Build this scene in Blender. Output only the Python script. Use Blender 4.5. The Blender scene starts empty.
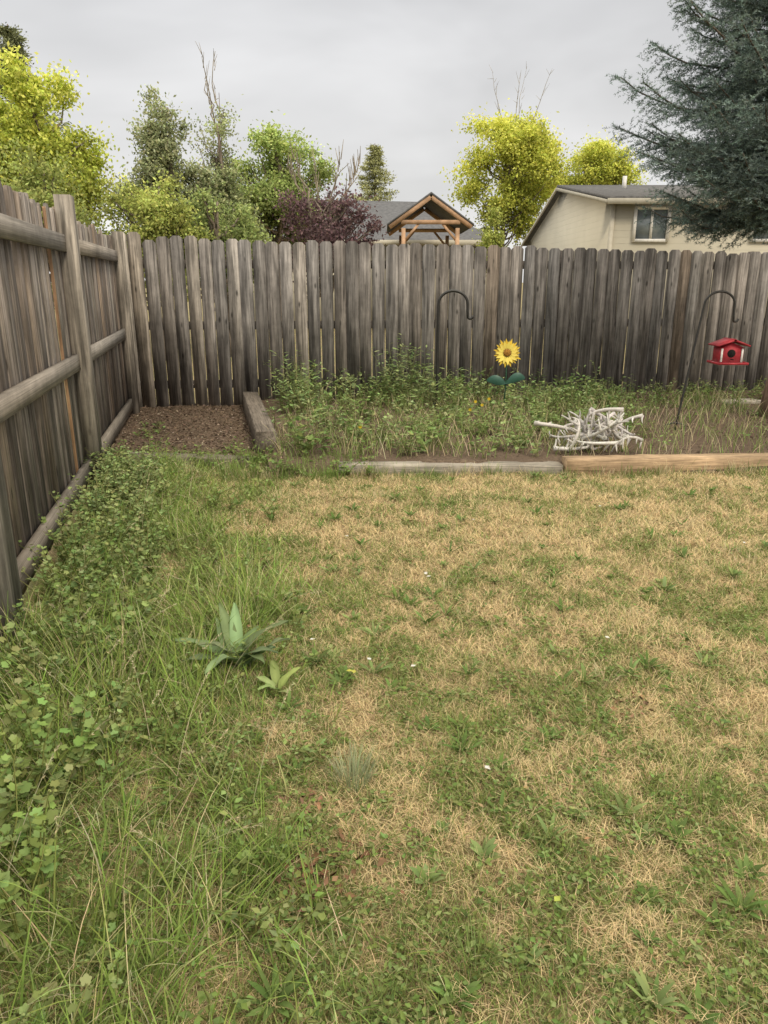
import bpy, math, numpy as np
from mathutils import Vector
R = np.random.default_rng(7)
scene = bpy.context.scene

# ---------------------------------------------------------------- helpers
def link(o):
    scene.collection.objects.link(o); return o

def mk(name, V, polys, mat, col=None, rnd=None, smooth=False, parent=None):
    V = np.asarray(V, dtype=np.float32).reshape(-1,3)
    me = bpy.data.meshes.new(name)
    me.vertices.add(len(V)); me.vertices.foreach_set("co", V.ravel())
    loops=[]; starts=[]; tot=0; st=0
    for p in polys:
        p=np.asarray(p,dtype=np.int32)
        if len(p)==0: continue
        n,k=p.shape
        loops.append(p.ravel()); starts.append(st+np.arange(n)*k); st+=n*k; tot+=n
    loops=np.concatenate(loops); starts=np.concatenate(starts).astype(np.int32)
    me.loops.add(len(loops)); me.loops.foreach_set("vertex_index", loops)
    me.polygons.add(tot); me.polygons.foreach_set("loop_start", starts)
    me.update(calc_edges=True)
    if smooth: me.polygons.foreach_set("use_smooth", np.ones(tot,dtype=bool))
    if col is not None:
        c=np.asarray(col,dtype=np.float32)
        if c.shape[1]==3: c=np.concatenate([c,np.ones((len(c),1),np.float32)],1)
        a=me.color_attributes.new("Col",'FLOAT_COLOR','POINT'); a.data.foreach_set("color",c.ravel())
    if rnd is not None:
        a=me.attributes.new("rnd",'FLOAT','POINT'); a.data.foreach_set("value",np.asarray(rnd,dtype=np.float32))
    o=bpy.data.objects.new(name,me); o.data.materials.append(mat); link(o)
    if parent: o.parent=parent
    return o

class Acc:
    def __init__(s): s.V=[];s.P={};s.C=[];s.Rn=[];s.n=0
    def add(s,V,polys,C,rn=0.0):
        V=np.asarray(V,float).reshape(-1,3); m=len(V)
        s.V.append(V)
        for p in polys:
            p=np.asarray(p,int)
            if len(p)==0: continue
            s.P.setdefault(p.shape[1],[]).append(p+s.n)
        C=np.asarray(C,float)
        if C.ndim==1: C=np.tile(C[:3],(m,1))
        s.C.append(C[:,:3]); s.Rn.append(np.full(m,rn) if np.isscalar(rn) else rn); s.n+=m
    def out(s,name,mat,smooth=False,parent=None):
        return mk(name,np.concatenate(s.V),[np.concatenate(p) for p in s.P.values()],mat,np.concatenate(s.C),np.concatenate(s.Rn),smooth,parent)

def empty(name,loc=(0,0,0)):
    e=bpy.data.objects.new(name,None); e.location=loc; link(e); return e

def vnoise(x,y,scale,seed):
    g=np.random.default_rng(seed).random((64,64))
    X=np.asarray(x)*scale+1000.0; Y=np.asarray(y)*scale+1000.0
    xi=np.floor(X).astype(int); yi=np.floor(Y).astype(int); fx=X-xi; fy=Y-yi
    fx=fx*fx*(3-2*fx); fy=fy*fy*(3-2*fy)
    a=g[xi%64,yi%64];b=g[(xi+1)%64,yi%64];c=g[xi%64,(yi+1)%64];d=g[(xi+1)%64,(yi+1)%64]
    return (a*(1-fx)+b*fx)*(1-fy)+(c*(1-fx)+d*fx)*fy
def fbm(x,y,scale,seed):
    return (vnoise(x,y,scale,seed)*.5+vnoise(x,y,scale*2.1,seed+1)*.28+vnoise(x,y,scale*4.3,seed+2)*.22)

def norm(v): return v/(np.linalg.norm(v,axis=-1,keepdims=True)+1e-9)

def jit(col,n,s=.2,hs=.08):
    c=np.tile(np.asarray(col,float),(n,1))
    c*=1+(R.random((n,1))*2-1)*s
    c*=1+(R.random((n,3))*2-1)*hs
    return c

def blades(acc,P,ang,L,W,t0,t1,col,nseg=3,prof='tip'):
    P=np.asarray(P,float); n=len(P)
    L=np.broadcast_to(L,(n,));W=np.broadcast_to(W,(n,));t0=np.broadcast_to(t0,(n,));t1=np.broadcast_to(t1,(n,))
    hx=np.cos(ang);hy=np.sin(ang); tw=ang+np.pi/2+(R.random(n)-.5)*1.2
    wx=np.cos(tw);wy=np.sin(tw)
    pts=[P.copy()];cur=P.copy()
    for i in range(nseg):
        a=t0+(t1-t0)*((i+.5)/nseg); d=L/nseg
        cur=cur+np.stack([hx*np.sin(a)*d,hy*np.sin(a)*d,np.cos(a)*d],1); pts.append(cur)
    for q in pts[1:]: q[:,2]=np.maximum(q[:,2],P[:,2]+.003)
    rows=[]
    wv=np.stack([wx,wy,np.zeros(n)],1)
    for i in range(nseg):
        s=i/nseg
        w=(1-s)**.6 if prof=='tip' else max(.12,math.sin(math.pi*(s*.85+.08)))
        o=wv*(W*w*.5)[:,None]
        rows+= [pts[i]-o,pts[i]+o]
    rows.append(pts[-1])
    k=2*nseg+1
    V=np.stack(rows,1).reshape(-1,3)
    b=np.arange(n)[:,None]*k
    quads=[b+np.array([[2*i,2*i+1,2*i+3,2*i+2]]) for i in range(nseg-1)]
    tri=b+np.array([[2*nseg-2,2*nseg-1,2*nseg]])
    C=np.repeat(col,k,axis=0).reshape(n,k,3)
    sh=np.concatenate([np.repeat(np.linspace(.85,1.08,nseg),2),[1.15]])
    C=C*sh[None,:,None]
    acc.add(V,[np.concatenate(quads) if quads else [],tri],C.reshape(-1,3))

def leaves(acc,P,D,N,L,W,col,fold=.25):
    n=len(P); D=norm(D); S=norm(np.cross(D,N)); N2=np.cross(S,D)
    L=np.broadcast_to(L,(n,))[:,None];W=np.broadcast_to(W,(n,))[:,None]
    base=P; tip=P+D*L-N2*L*.12
    m=P+D*L*.45-N2*W*fold
    l=P+D*L*.4+S*W*.5; r=P+D*L*.4-S*W*.5
    V=np.stack([base,l,tip,r,m],1).reshape(-1,3); b=np.arange(n)[:,None]*5
    acc.add(V,[np.concatenate([b+np.array([[0,4,2,1]]),b+np.array([[0,3,2,4]])])],np.repeat(col,5,axis=0))

def flakes(acc,P,D,N,L,W,col):
    n=len(P); D=norm(D); S=norm(np.cross(D,N)); L=np.broadcast_to(L,(n,))[:,None];W=np.broadcast_to(W,(n,))[:,None]
    V=np.stack([P,P+D*L*.5+S*W*.5,P+D*L,P+D*L*.45-S*W*.5],1).reshape(-1,3)
    acc.add(V,[np.arange(4*n).reshape(n,4)],np.repeat(col,4,axis=0))

def lobed(acc,P,D,N,S_,col):
    n=len(P); D=norm(D); S=norm(np.cross(D,N)); N2=np.cross(S,D); S_=np.broadcast_to(S_,(n,))[:,None]
    k=17; th=np.linspace(-np.pi*.9,np.pi*.9,k)
    rad=.6+.4*np.abs(np.cos(th*2.5))**.7
    rows=[P+D*S_*.12-N2*S_*.06]
    cup=(R.random((n,1))*.5-.15)
    for t,r in zip(th,rad):
        rows.append(P+D*S_*(.35+.6*r*math.cos(t))+S*S_*.62*r*math.sin(t)+N2*S_*cup*r*r)
    kk=k+1
    V=np.stack(rows,1).reshape(-1,3); b=np.arange(n)[:,None]*kk
    tris=[b+np.array([[0,i,i+1]]) for i in range(1,k)]
    acc.add(V,[np.concatenate(tris)],np.repeat(col,kk,axis=0))

def strapleaf(acc,base,az,L,W,t0,t1,col,nseg=9,wave=.14):
    cur=np.array(base,float); h=np.array([math.cos(az),math.sin(az),0]);sd=np.array([-h[1],h[0],0]);V=[];C=[]
    ph=R.random()*6
    for i in range(nseg+1):
        s=i/nseg; a=t0+(t1-t0)*s
        w=W*.5*(max(.07,math.sin(math.pi*min(1,(s*.92+.04))**.8))) if s>.12 else W*.06
        wv=wave*W*math.sin(s*14+ph)
        nn=np.array([-h[0]*math.cos(a),-h[1]*math.cos(a),math.sin(a)])
        V+=[cur+sd*w+nn*(W*.12+wv*.6),cur,cur-sd*w+nn*(W*.12-wv*.5)]
        c=np.array(col)*(1+R.normal()*.05); C+=[c,c*1.3,c*.95]
        cur=cur+(h*math.sin(a)+np.array([0,0,math.cos(a)]))*L/nseg; cur[2]=max(cur[2],base[2]+.01)
    q=[[3*i+j,3*i+3+j,3*i+4+j,3*i+1+j] for i in range(nseg) for j in range(2)]
    acc.add(V,[q],np.array(C))

def tube(acc,pts,rad,sides,col,rn=0.0,cap=True):
    pts=np.asarray(pts,float); m=len(pts); rad=np.broadcast_to(rad,(m,))
    T=norm(np.gradient(pts,axis=0))
    up=np.array([0,0,1.]) if abs(T[0][2])<.9 else np.array([1.,0,0])
    V=[]
    A=np.cross(T[0],up);A/=np.linalg.norm(A)
    for i in range(m):
        A=A-T[i]*np.dot(A,T[i]);A/=np.linalg.norm(A)+1e-9
        B=np.cross(T[i],A)
        for j in range(sides):
            a=2*np.pi*j/sides; V.append(pts[i]+(A*math.cos(a)+B*math.sin(a))*rad[i])
    q=[]
    for i in range(m-1):
        for j in range(sides):
            q.append([i*sides+j,i*sides+(j+1)%sides,(i+1)*sides+(j+1)%sides,(i+1)*sides+j])
    polys=[q]
    if cap: polys.append([list(range(sides))[::-1],[ (m-1)*sides+j for j in range(sides)]])
    if sides==4 and cap: polys=[q+polys[1]]
    acc.add(V,polys,col,rn)

def boxv(acc,c,ax,ay,az,col,rn=0.0):
    c=np.array(c,float);ax,ay,az=[np.array(a,float) for a in (ax,ay,az)]
    V=[c+sx*ax+sy*ay+sz*az for sz in(-1,1) for sy in(-1,1) for sx in(-1,1)]
    F=[[0,2,3,1],[4,5,7,6],[0,1,5,4],[2,6,7,3],[0,4,6,2],[1,3,7,5]]
    acc.add(V,[F],col,rn)

# ---------------------------------------------------------------- materials
def newmat(name):
    m=bpy.data.materials.new(name); m.use_nodes=True; nt=m.node_tree
    for n in list(nt.nodes): nt.nodes.remove(n)
    return m,nt,nt.nodes,nt.links

def leafmat(name,trans=.3,gloss=0.0):
    m,nt,N,Lk=newmat(name)
    out=N.new('ShaderNodeOutputMaterial'); at=N.new('ShaderNodeAttribute'); at.attribute_name='Col'
    if gloss>0:
        d=N.new('ShaderNodeBsdfPrincipled'); d.inputs['Roughness'].default_value=.45; d.inputs['Specular IOR Level'].default_value=gloss; Lk.new(at.outputs['Color'],d.inputs['Base Color'])
    else:
        d=N.new('ShaderNodeBsdfDiffuse'); Lk.new(at.outputs['Color'],d.inputs['Color'])
    if trans<=0: Lk.new(d.outputs[0],out.inputs[0]); return m
    t=N.new('ShaderNodeBsdfTranslucent'); mx=N.new('ShaderNodeMixShader'); mx.inputs[0].default_value=trans
    Lk.new(at.outputs['Color'],t.inputs['Color'])
    Lk.new(d.outputs[0],mx.inputs[1]);Lk.new(t.outputs[0],mx.inputs[2]);Lk.new(mx.outputs[0],out.inputs[0])
    return m

def woodmat(name,scl=(34,34,1.6),dark=.42,light=1.25,bump=.25,rough=.9,knots=True,stain=None):
    m,nt,N,Lk=newmat(name)
    out=N.new('ShaderNodeOutputMaterial'); b=N.new('ShaderNodeBsdfPrincipled'); b.inputs['Roughness'].default_value=rough
    b.inputs['Specular IOR Level'].default_value=.15
    at=N.new('ShaderNodeAttribute'); at.attribute_name='Col'; rn=N.new('ShaderNodeAttribute'); rn.attribute_name='rnd'
    tc=N.new('ShaderNodeTexCoord')
    sc=N.new('ShaderNodeMath'); sc.operation='MULTIPLY'; sc.inputs[1].default_value=57
    Lk.new(rn.outputs['Fac'],sc.inputs[0])
    def layer(scale,detail,lo,hi,v0,v1,dist=.5,rough_=.7):
        mp=N.new('ShaderNodeMapping'); mp.inputs['Scale'].default_value=scale
        ad=N.new('ShaderNodeVectorMath'); ad.operation='ADD'
        Lk.new(tc.outputs['Object'],mp.inputs[0]); Lk.new(mp.outputs[0],ad.inputs[0]); Lk.new(sc.outputs[0],ad.inputs[1])
        n=N.new('ShaderNodeTexNoise'); n.inputs['Scale'].default_value=1.0; n.inputs['Detail'].default_value=detail; n.inputs['Roughness'].default_value=rough_; n.inputs['Distortion'].default_value=dist
        Lk.new(ad.outputs[0],n.inputs['Vector'])
        r=N.new('ShaderNodeMapRange'); r.inputs[1].default_value=lo; r.inputs[2].default_value=hi; r.inputs[3].default_value=v0; r.inputs[4].default_value=v1
        Lk.new(n.outputs['Fac'],r.inputs[0]); return n,r.outputs[0]
    def mul(a,b_):
        mu=N.new('ShaderNodeMath'); mu.operation='MULTIPLY'; Lk.new(a,mu.inputs[0]);Lk.new(b_,mu.inputs[1]); return mu.outputs[0]
    n1,o1=layer(scl,7,.36,.62,dark,light)
    n2,o2=layer((2.4,2.4,2.4),5,.3,.7,.66,1.28,0)
    last=mul(o1,o2)
    if stain:
        n3,o3=layer(stain,4,.42,.56,.55,1.08,.3,.6); last=mul(last,o3)
    if knots:
        mp3=N.new('ShaderNodeMapping'); mp3.inputs['Scale'].default_value=(9,9,3.2); Lk.new(tc.outputs['Object'],mp3.inputs[0])
        ad3=N.new('ShaderNodeVectorMath'); ad3.operation='ADD'; Lk.new(mp3.outputs[0],ad3.inputs[0]); Lk.new(sc.outputs[0],ad3.inputs[1])
        vo=N.new('ShaderNodeTexVoronoi'); vo.inputs['Scale'].default_value=1.0; Lk.new(ad3.outputs[0],vo.inputs['Vector'])
        r3=N.new('ShaderNodeMapRange'); r3.inputs[1].default_value=.05; r3.inputs[2].default_value=.14; r3.inputs[3].default_value=.28; r3.inputs[4].default_value=1
        Lk.new(vo.outputs['Distance'],r3.inputs[0]); last=mul(last,r3.outputs[0])
    vm=N.new('ShaderNodeVectorMath'); vm.operation='SCALE'; Lk.new(at.outputs['Color'],vm.inputs[0]); Lk.new(last,vm.inputs['Scale'])
    Lk.new(vm.outputs[0],b.inputs['Base Color'])
    bp=N.new('ShaderNodeBump'); bp.inputs['Strength'].default_value=bump; bp.inputs['Distance'].default_value=.004; Lk.new(n1.outputs['Fac'],bp.inputs['Height']); Lk.new(bp.outputs[0],b.inputs['Normal'])
    Lk.new(b.outputs[0],out.inputs[0]); return m

def noisemat(name,c1,c2,scale=20,detail=8,rough=.9,bump=.5,c3=None,scale2=1.5,dist=.02,spec=.2,metal=0):
    m,nt,N,Lk=newmat(name)
    out=N.new('ShaderNodeOutputMaterial'); b=N.new('ShaderNodeBsdfPrincipled'); b.inputs['Roughness'].default_value=rough
    b.inputs['Specular IOR Level'].default_value=spec; b.inputs['Metallic'].default_value=metal
    tc=N.new('ShaderNodeTexCoord'); n1=N.new('ShaderNodeTexNoise'); n1.inputs['Scale'].default_value=scale; n1.inputs['Detail'].default_value=detail; n1.inputs['Roughness'].default_value=.7
    Lk.new(tc.outputs['Object'],n1.inputs['Vector'])
    cr=N.new('ShaderNodeValToRGB'); cr.color_ramp.elements[0].position=.35; cr.color_ramp.elements[1].position=.65
    cr.color_ramp.elements[0].color=(*c1,1); cr.color_ramp.elements[1].color=(*c2,1); Lk.new(n1.outputs['Fac'],cr.inputs[0])
    last=cr.outputs[0]
    if c3:
        n2=N.new('ShaderNodeTexNoise'); n2.inputs['Scale'].default_value=scale2; n2.inputs['Detail'].default_value=5; Lk.new(tc.outputs['Object'],n2.inputs['Vector'])
        r=N.new('ShaderNodeMapRange'); r.inputs[1].default_value=.45; r.inputs[2].default_value=.62; Lk.new(n2.outputs['Fac'],r.inputs[0])
        mx=N.new('ShaderNodeMix'); mx.data_type='RGBA'; Lk.new(r.outputs[0],mx.inputs[0]); Lk.new(last,mx.inputs[6]); mx.inputs[7].default_value=(*c3,1); last=mx.outputs[2]
    Lk.new(last,b.inputs['Base Color'])
    bp=N.new('ShaderNodeBump'); bp.inputs['Strength'].default_value=bump; bp.inputs['Distance'].default_value=dist; Lk.new(n1.outputs['Fac'],bp.inputs['Height']); Lk.new(bp.outputs[0],b.inputs['Normal'])
    Lk.new(b.outputs[0],out.inputs[0]); return m

M_grass=leafmat('grass_blades',.3)
M_leaf=leafmat('leaf',.3)
M_needle=leafmat('needles',0)
M_dead=leafmat('dead_leaf',.1)
M_fence=woodmat('weathered_wood',scl=(42,42,1.7),dark=.48,light=1.28,stain=(14,14,1.1))
M_rail=woodmat('weathered_rail',scl=(3,3,120),knots=False)
M_timber=woodmat('timber_wood',scl=(3,60,60),dark=.5,light=1.25,bump=.5,knots=False)
M_bark=woodmat('bark',scl=(22,22,5),dark=.35,light=1.4,bump=1.0,knots=False)
M_ground=noisemat('ground_thatch',(.17,.13,.07),(.42,.33,.18),scale=45,c3=(.21,.20,.085),scale2=2.5,bump=.8)
M_soil=noisemat('soil',(.065,.045,.032),(.20,.145,.10),scale=38,bump=1.0,c3=(.12,.085,.06),scale2=4)
M_metal=noisemat('black_metal',(.012,.012,.012),(.03,.028,.025),scale=60,rough=.45,bump=.1,spec=.5)

# ---------------------------------------------------------------- terrain
def hg(x,y):
    f=np.clip(1-(np.hypot(np.asarray(x)-.5,np.asarray(y)-3)-7)/3,0,1)
    return (fbm(x,y,1.1,11)-.5)*.07*f
BFs=.12
def backY(x): return 8.43+BFs*(x+2.83)
def leftX(y): return -.958-.222*y
edge=lambda x: 5.66+.02*x
xs=np.concatenate([[-600,-200,-60,-25,-12],np.arange(-8,9.01,.12),[12,25,60,200,600]])
ys=np.concatenate([[-300,-100,-30,-10],np.arange(-4,12.01,.12),[16,25,60,200,900]])
gx,gy=np.meshgrid(xs,ys,indexing='ij'); gz=hg(gx,gy)
V=np.stack([gx,gy,gz],-1).reshape(-1,3); ny=len(ys)
ii,jj=np.meshgrid(np.arange(len(xs)-1),np.arange(ny-1),indexing='ij')
q=np.stack([ii*ny+jj,(ii+1)*ny+jj,(ii+1)*ny+jj+1,ii*ny+jj+1],-1).reshape(-1,4)
mk('ground',V,[q],M_ground,smooth=True)

def bedz(x,y):
    return (.085+ (fbm(x,y,2.3,31)-.5)*.07+np.clip((np.asarray(y)-5.7)*.012,0,.05))*np.clip((np.asarray(y)-(5.50+.02*np.asarray(x)))/.12,0,1)-.02*(np.asarray(y)<5.53+.02*np.asarray(x))
def sheet(name,x0f,x1f,y0f,y1f,zf,mat,nx=60,nyy=30):
    u,v=np.meshgrid(np.linspace(0,1,nx),np.linspace(0,1,nyy),indexing='ij')
    x=x0f(0)+(x1f(0)-x0f(0))*u
    y=y0f(x)+(y1f(x)-y0f(x))*v
    x=x0f(y)+(x1f(y)-x0f(y))*u
    y=y0f(x)+(y1f(x)-y0f(x))*v
    z=zf(x,y)
    V=np.stack([x,y,z],-1).reshape(-1,3)
    a,b=np.meshgrid(np.arange(nx-1),np.arange(nyy-1),indexing='ij')
    q=np.stack([a*nyy+b,(a+1)*nyy+b,(a+1)*nyy+b+1,a*nyy+b+1],-1).reshape(-1,4)
    return mk(name,V,[q],mat,smooth=True)
tieX=lambda y: -1.0-.22*(y-6.13)
sheet('garden_bed_soil',lambda y:tieX(np.asarray(y,float)) ,lambda y:8+0*np.asarray(y,float),lambda x:edge(x)-.16,lambda x:backY(x)+.25,bedz,M_soil,140,110)
sheet('dirt_patch',lambda y:leftX(np.asarray(y,float))+.02,lambda y:tieX(np.asarray(y,float))-.02,lambda x:5.95+0*x,lambda x:backY(x)+.2,lambda x,y:.055+(fbm(x,y,3,41)-.5)*.05,M_soil,60,60)

# ---------------------------------------------------------------- fences
def picket(acc,base,along,nrm,w,h,t,col,rn,lean=0.0,z0=.03):
    a=np.array([along[0],along[1],0.]);n=np.array([nrm[0],nrm[1],0.])
    ear=w*(.2+.05*R.random())
    prof=[(-w/2,z0),(w/2,z0),(w/2,h-ear),(w/2-ear,h),(-w/2+ear,h),(-w/2,h-ear)]
    tw=R.normal()*.012
    V=[]
    for s in(0,1):
        for (u,z) in prof:
            V.append(np.array([base[0],base[1],0])+a*(u+lean*z)+n*(t*(s-.5)+tw*u/w*2*.3+tw*.25*(z-.9))+np.array([0,0,z]))
    side=[[i,(i+1)%6,6+(i+1)%6,6+i] for i in range(6)]
    acc.add(V,[side,[[0,1,2,3,4,5][::-1],[6,7,8,9,10,11]]],col,rn)

def woodcol(base,s=.25,warm=.0):
    k=1+(R.random()*2-1)*s; wv=R.random()
    c=np.array(base)*k
    return c*np.array([1+.07*wv+warm,1+.02*wv,1-.03*wv])
fe=empty('wooden_fence')
acc=Acc(); al=np.array([1,BFs]);al/=np.linalg.norm(al);nr=np.array([al[1],-al[0]])
s=-.05; i=0
while s<13.5:
    w=.139+R.normal()*.004
    gap=.002+ (R.random()**2)*.014
    p=np.array([-2.83,8.43])+al*(s+w/2)
    h=1.875-.0165*s+R.normal()*.011
    base=(.232,.218,.208)
    q=R.random()
    if q<.15: base=(.285,.268,.25)
    elif q<.28: base=(.175,.162,.152)
    elif q<.35: base=(.25,.212,.178)
    if i in(0,1): h+=.05; base=(.31,.28,.245)
    if i==5: h+=.03; base=(.31,.285,.255)
    picket(acc,p+nr*R.normal()*.002,al,nr,w,h,.018,woodcol(base,.2),R.random(),lean=R.normal()*.003,z0=.02+R.random()*.03)
    s+=w+gap; i+=1
acc.out('pickets',M_fence,parent=fe)
acc=Acc()
for z in(.3,.95,1.6):
    c=np.array([-2.83,8.43])+al*6.7-nr*.036
    boxv(acc,(c[0],c[1],z),np.append(al,0)*6.8,np.append(nr,0)*.019,(0,0,.044),(.2,.17,.15),.3)
for sp in np.arange(.05,13.5,2.42):
    c=np.array([-2.83,8.43])+al*sp-nr*.11
    boxv(acc,(c[0],c[1],.88),np.append(al,0)*.045,np.append(nr,0)*.045,(0,0,.88),(.2,.17,.15),.6)
acc.out('rails_and_posts',M_rail,parent=fe)

fl=empty('wooden_fence')
d=np.array([-.222,1.]);d/=np.linalg.norm(d);n=np.array([d[1],-d[0]])
def LP(y): return np.array([leftX(y),y])
acc=Acc()
y=-2.5;i=0
while y<8.42:
    w=.139+R.normal()*.004; gap=.004+(R.random()**2)*.014
    p=LP(y)-n*.02
    h=1.85+R.normal()*.016+(.02 if 3.8<y<5.3 else 0)
    base=(.24,.214,.195)
    q=R.random()
    if q<.22: base=(.28,.23,.19)
    elif q<.4: base=(.17,.147,.132)
    elif q<.5: base=(.30,.278,.25)
    if abs(y-4.80)<.075: base=(.46,.29,.18); w=.05
    picket(acc,p,d,n,w,h,.018,woodcol(base,.22),R.random(),lean=R.normal()*.005,z0=.03)
    y+=(w+gap)*d[1]; i+=1
acc.out('pickets',M_fence,parent=fl)
acc=Acc()
posts=[-2.2,.4,2.75,5.2,8.02]
for k in range(len(posts)-1):
    a=LP(posts[k]+.07);b=LP(posts[k+1]-.07); m=(a+b)/2+n*.017; hl=np.linalg.norm(b-a)/2
    for z,j in((.17,0),(.90,1),(1.66,2)):
        dz=R.normal()*.008
        dd=np.array([d[0],d[1],dz/ hl]);
        boxv(acc,(m[0],m[1],z),dd*hl,np.append(n,0)*.0155,(0,0,.052 if j else .06),woodcol((.27,.25,.228) if j else (.22,.2,.175),.10),R.random())
acc.out('rails',woodmat('left_rail_wood',scl=(3,1.0,110),dark=.62,light=1.18,bump=.05,knots=False),parent=fl)
acc=Acc()
for py in posts:
    c=LP(py)+n*.04; hh=1.95 if py==5.2 else 1.9
    hw=.075 if py!=8.02 else .055
    boxv(acc,(c[0],c[1],hh/2),np.append(d,0)*hw,np.append(n,0)*.05,(0,0,hh/2),woodcol((.27,.248,.22),.06),R.random())
acc.out('posts',M_fence,parent=fl)

# ---------------------------------------------------------------- timbers
def timber(name,p0,p1,z0,z1,wid,col,rn=.2,tilt=0):
    p0=np.array(p0,float);p1=np.array(p1,float);L=np.linalg.norm(p1-p0)
    nseg=24; W=wid/2; H=(z1-z0)/2; bv=.010
    prof=[(-W+bv,-H),(W-bv,-H),(W,-H+bv),(W,H-bv),(W-bv,H),(-W+bv,H),(-W,H-bv),(-W,-H+bv)]
    V=[]
    for i in range(nseg+1):
        x=L*i/nseg-L/2
        for (a,b) in prof:
            V.append((x+R.normal()*.002*(0 if 0<i<nseg else 2),a+R.normal()*.002,b+R.normal()*.002))
    q=[[i*8+j,(i+1)*8+j,(i+1)*8+(j+1)%8,i*8+(j+1)%8] for i in range(nseg) for j in range(8)]
    caps=[list(range(8)),[nseg*8+j for j in range(8)][::-1]]
    o=mk(name,V,[q,caps],M_timber,np.tile(col,(len(V),1)),np.full(len(V),rn))
    o.location=((p0[0]+p1[0])/2,(p0[1]+p1[1])/2,(z0+z1)/2); o.rotation_euler=(tilt,0,math.atan2(p1[1]-p0[1],p1[0]-p0[0]))
    return o
timber('landscape_timber',(-.35,5.60),(1.36,5.60),-.02,.08,.15,(.30,.27,.225),.1)
timber('landscape_timber',(1.39,5.59),(3.95,5.78),-.02,.125,.15,(.40,.285,.18),.5)
timber('landscape_timber',(-2.15,6.0),(-1.08,5.85),-.04,.07,.14,(.20,.17,.14),.7)
timber('railroad_tie',(-.98,6.1),(-1.52,8.45),.0,.23,.17,(.17,.145,.12),.9,tilt=.05)
timber('landscape_timber',(4.0,5.79),(6.6,5.98),-.02,.12,.15,(.40,.285,.18),.35)

# ---------------------------------------------------------------- lawn
GREEN=np.array([.185,.24,.068]);DRY=np.array([.66,.53,.31])
def edgeX(y): return .12-.22*y+(fbm(0*y,y,1.3,77)-.5)*.9
def strip(x,y):
    dd=x-edgeX(y)+(fbm(x,y,1.7,79)-.5)*.9
    return np.clip(.5-dd*1.1,0,1)
def greenness(x,y):
    f=fbm(x,y,1.3,51); f2=fbm(x,y,4.5,61); f3=fbm(x,y,12,66); f4=fbm(x,y,26,68)
    g=.40+(f-.5)*.75+(f2-.5)*1.0+(f3-.5)*1.3+(f4-.5)*1.0
    g+=strip(x,y)*.42
    g+=np.clip((3.0-y)*.12,0,.17)
    g-=np.clip(1-np.abs(y-4.3)/1.4,0,1)*.15*(1-strip(x,y))
    return np.clip(g,.05,.97)
acc=Acc()
def scatter(n,y0,y1,xlo,xhi):
    y=y0+(y1-y0)*R.random(n); x=xlo(y)+(xhi(y)-xlo(y))*R.random(n); return x,y
bands=[(.55,1.6,85000,.0017),(1.6,2.6,95000,.0020),(2.6,3.8,105000,.0025),(3.8,5.62,120000,.0033)]
for (y0,y1,n,w) in bands:
    x,y=scatter(n,y0,y1,lambda y:leftX(y)+.05,lambda y:.75+.72*y)
    g=greenness(x,y); isg=R.random(n)<g
    gc=jit(GREEN,n,.35,.12); pale=R.random(n)<.3; gc[pale]=jit((.32,.35,.15),pale.sum(),.3,.08)
    col=np.where(isg[:,None],gc,jit(DRY,n,.33,.06))
    old=R.random(n)<.07; col[old]=jit((.32,.23,.13),old.sum(),.4,.1)
    tuft_=fbm(x,y,7,71)
    L=np.where(isg,.022+.05*R.random(n)*(.3+1.3*tuft_),.022+.04*R.random(n))
    flat=np.where(isg,.3+.9*R.random(n),.75+.85*R.random(n))
    P=np.stack([x,y,hg(x,y)+.001+np.where(isg,0,R.random(n)*.012)],1)
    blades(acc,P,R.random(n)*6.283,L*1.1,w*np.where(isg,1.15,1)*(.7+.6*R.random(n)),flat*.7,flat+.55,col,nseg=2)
n=60000
x=-2.5+9*R.random(n); y=-2.5+8.1*R.random(n); k=(x>.75+.72*y)|(y<.55); k&=(x>leftX(y)+.05)&(x<7); x=x[k];y=y[k];n=len(x)
isg=R.random(n)<greenness(x,y); col=np.where(isg[:,None],jit(GREEN,n,.35,.12),jit(DRY,n,.32,.07))
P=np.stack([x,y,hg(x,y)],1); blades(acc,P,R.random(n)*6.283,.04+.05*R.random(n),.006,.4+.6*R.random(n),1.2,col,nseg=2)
n=190000
x,y=scatter(n,.6,5.6,lambda y:leftX(y)+.1,lambda y:.75+.72*y)
g=greenness(x,y); fine=fbm(x,y,11,83)
k=(fine*.65+g*.3+R.normal(size=n)*.04)>.51+np.where(y>3.8,.02,0)
k&=R.random(n)<.66
x=x[k];y=y[k];n=len(x); print('clover',n)
P=np.stack([x,y,hg(x,y)+.006+.03*R.random(n)],1)
a=R.random(n)*6.283; D=np.stack([np.cos(a),np.sin(a),.6*R.random(n)-.1],1);Nn=np.stack([R.normal(size=n)*.35,R.normal(size=n)*.35,np.ones(n)],1)
cc=jit((.16,.22,.068),n,.4,.12); pl=R.random(n)<.25; cc[pl]=jit((.27,.32,.13),pl.sum(),.2)
leaves(acc,P,D,Nn,.010+.015*R.random(n),.006+.008*R.random(n),cc)
for k in range(420):
    yy=.7+4.8*R.random()**.9; xx=leftX(yy)+.3+R.random()*(2.4+.95*yy)
    if R.random()>.4+greenness(np.array([xx]),np.array([yy]))[0]: continue
    m=R.integers(6,14); a=np.linspace(0,6.283,m)+R.normal(size=m)*.3
    P=np.tile([xx,yy,float(hg(xx,yy))+.004],(m,1))
    blades(acc,P,a,.03+.06*R.random()*(.6+.6*R.random(m)),.011+.008*R.random(),.2+.8*R.random(m),1.0+.6*R.random(m),jit((.14,.21,.065) if R.random()<.7 else (.22,.29,.11),m,.25),nseg=4,prof='leaf')
acc.out('lawn_grass',M_grass)

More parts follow.
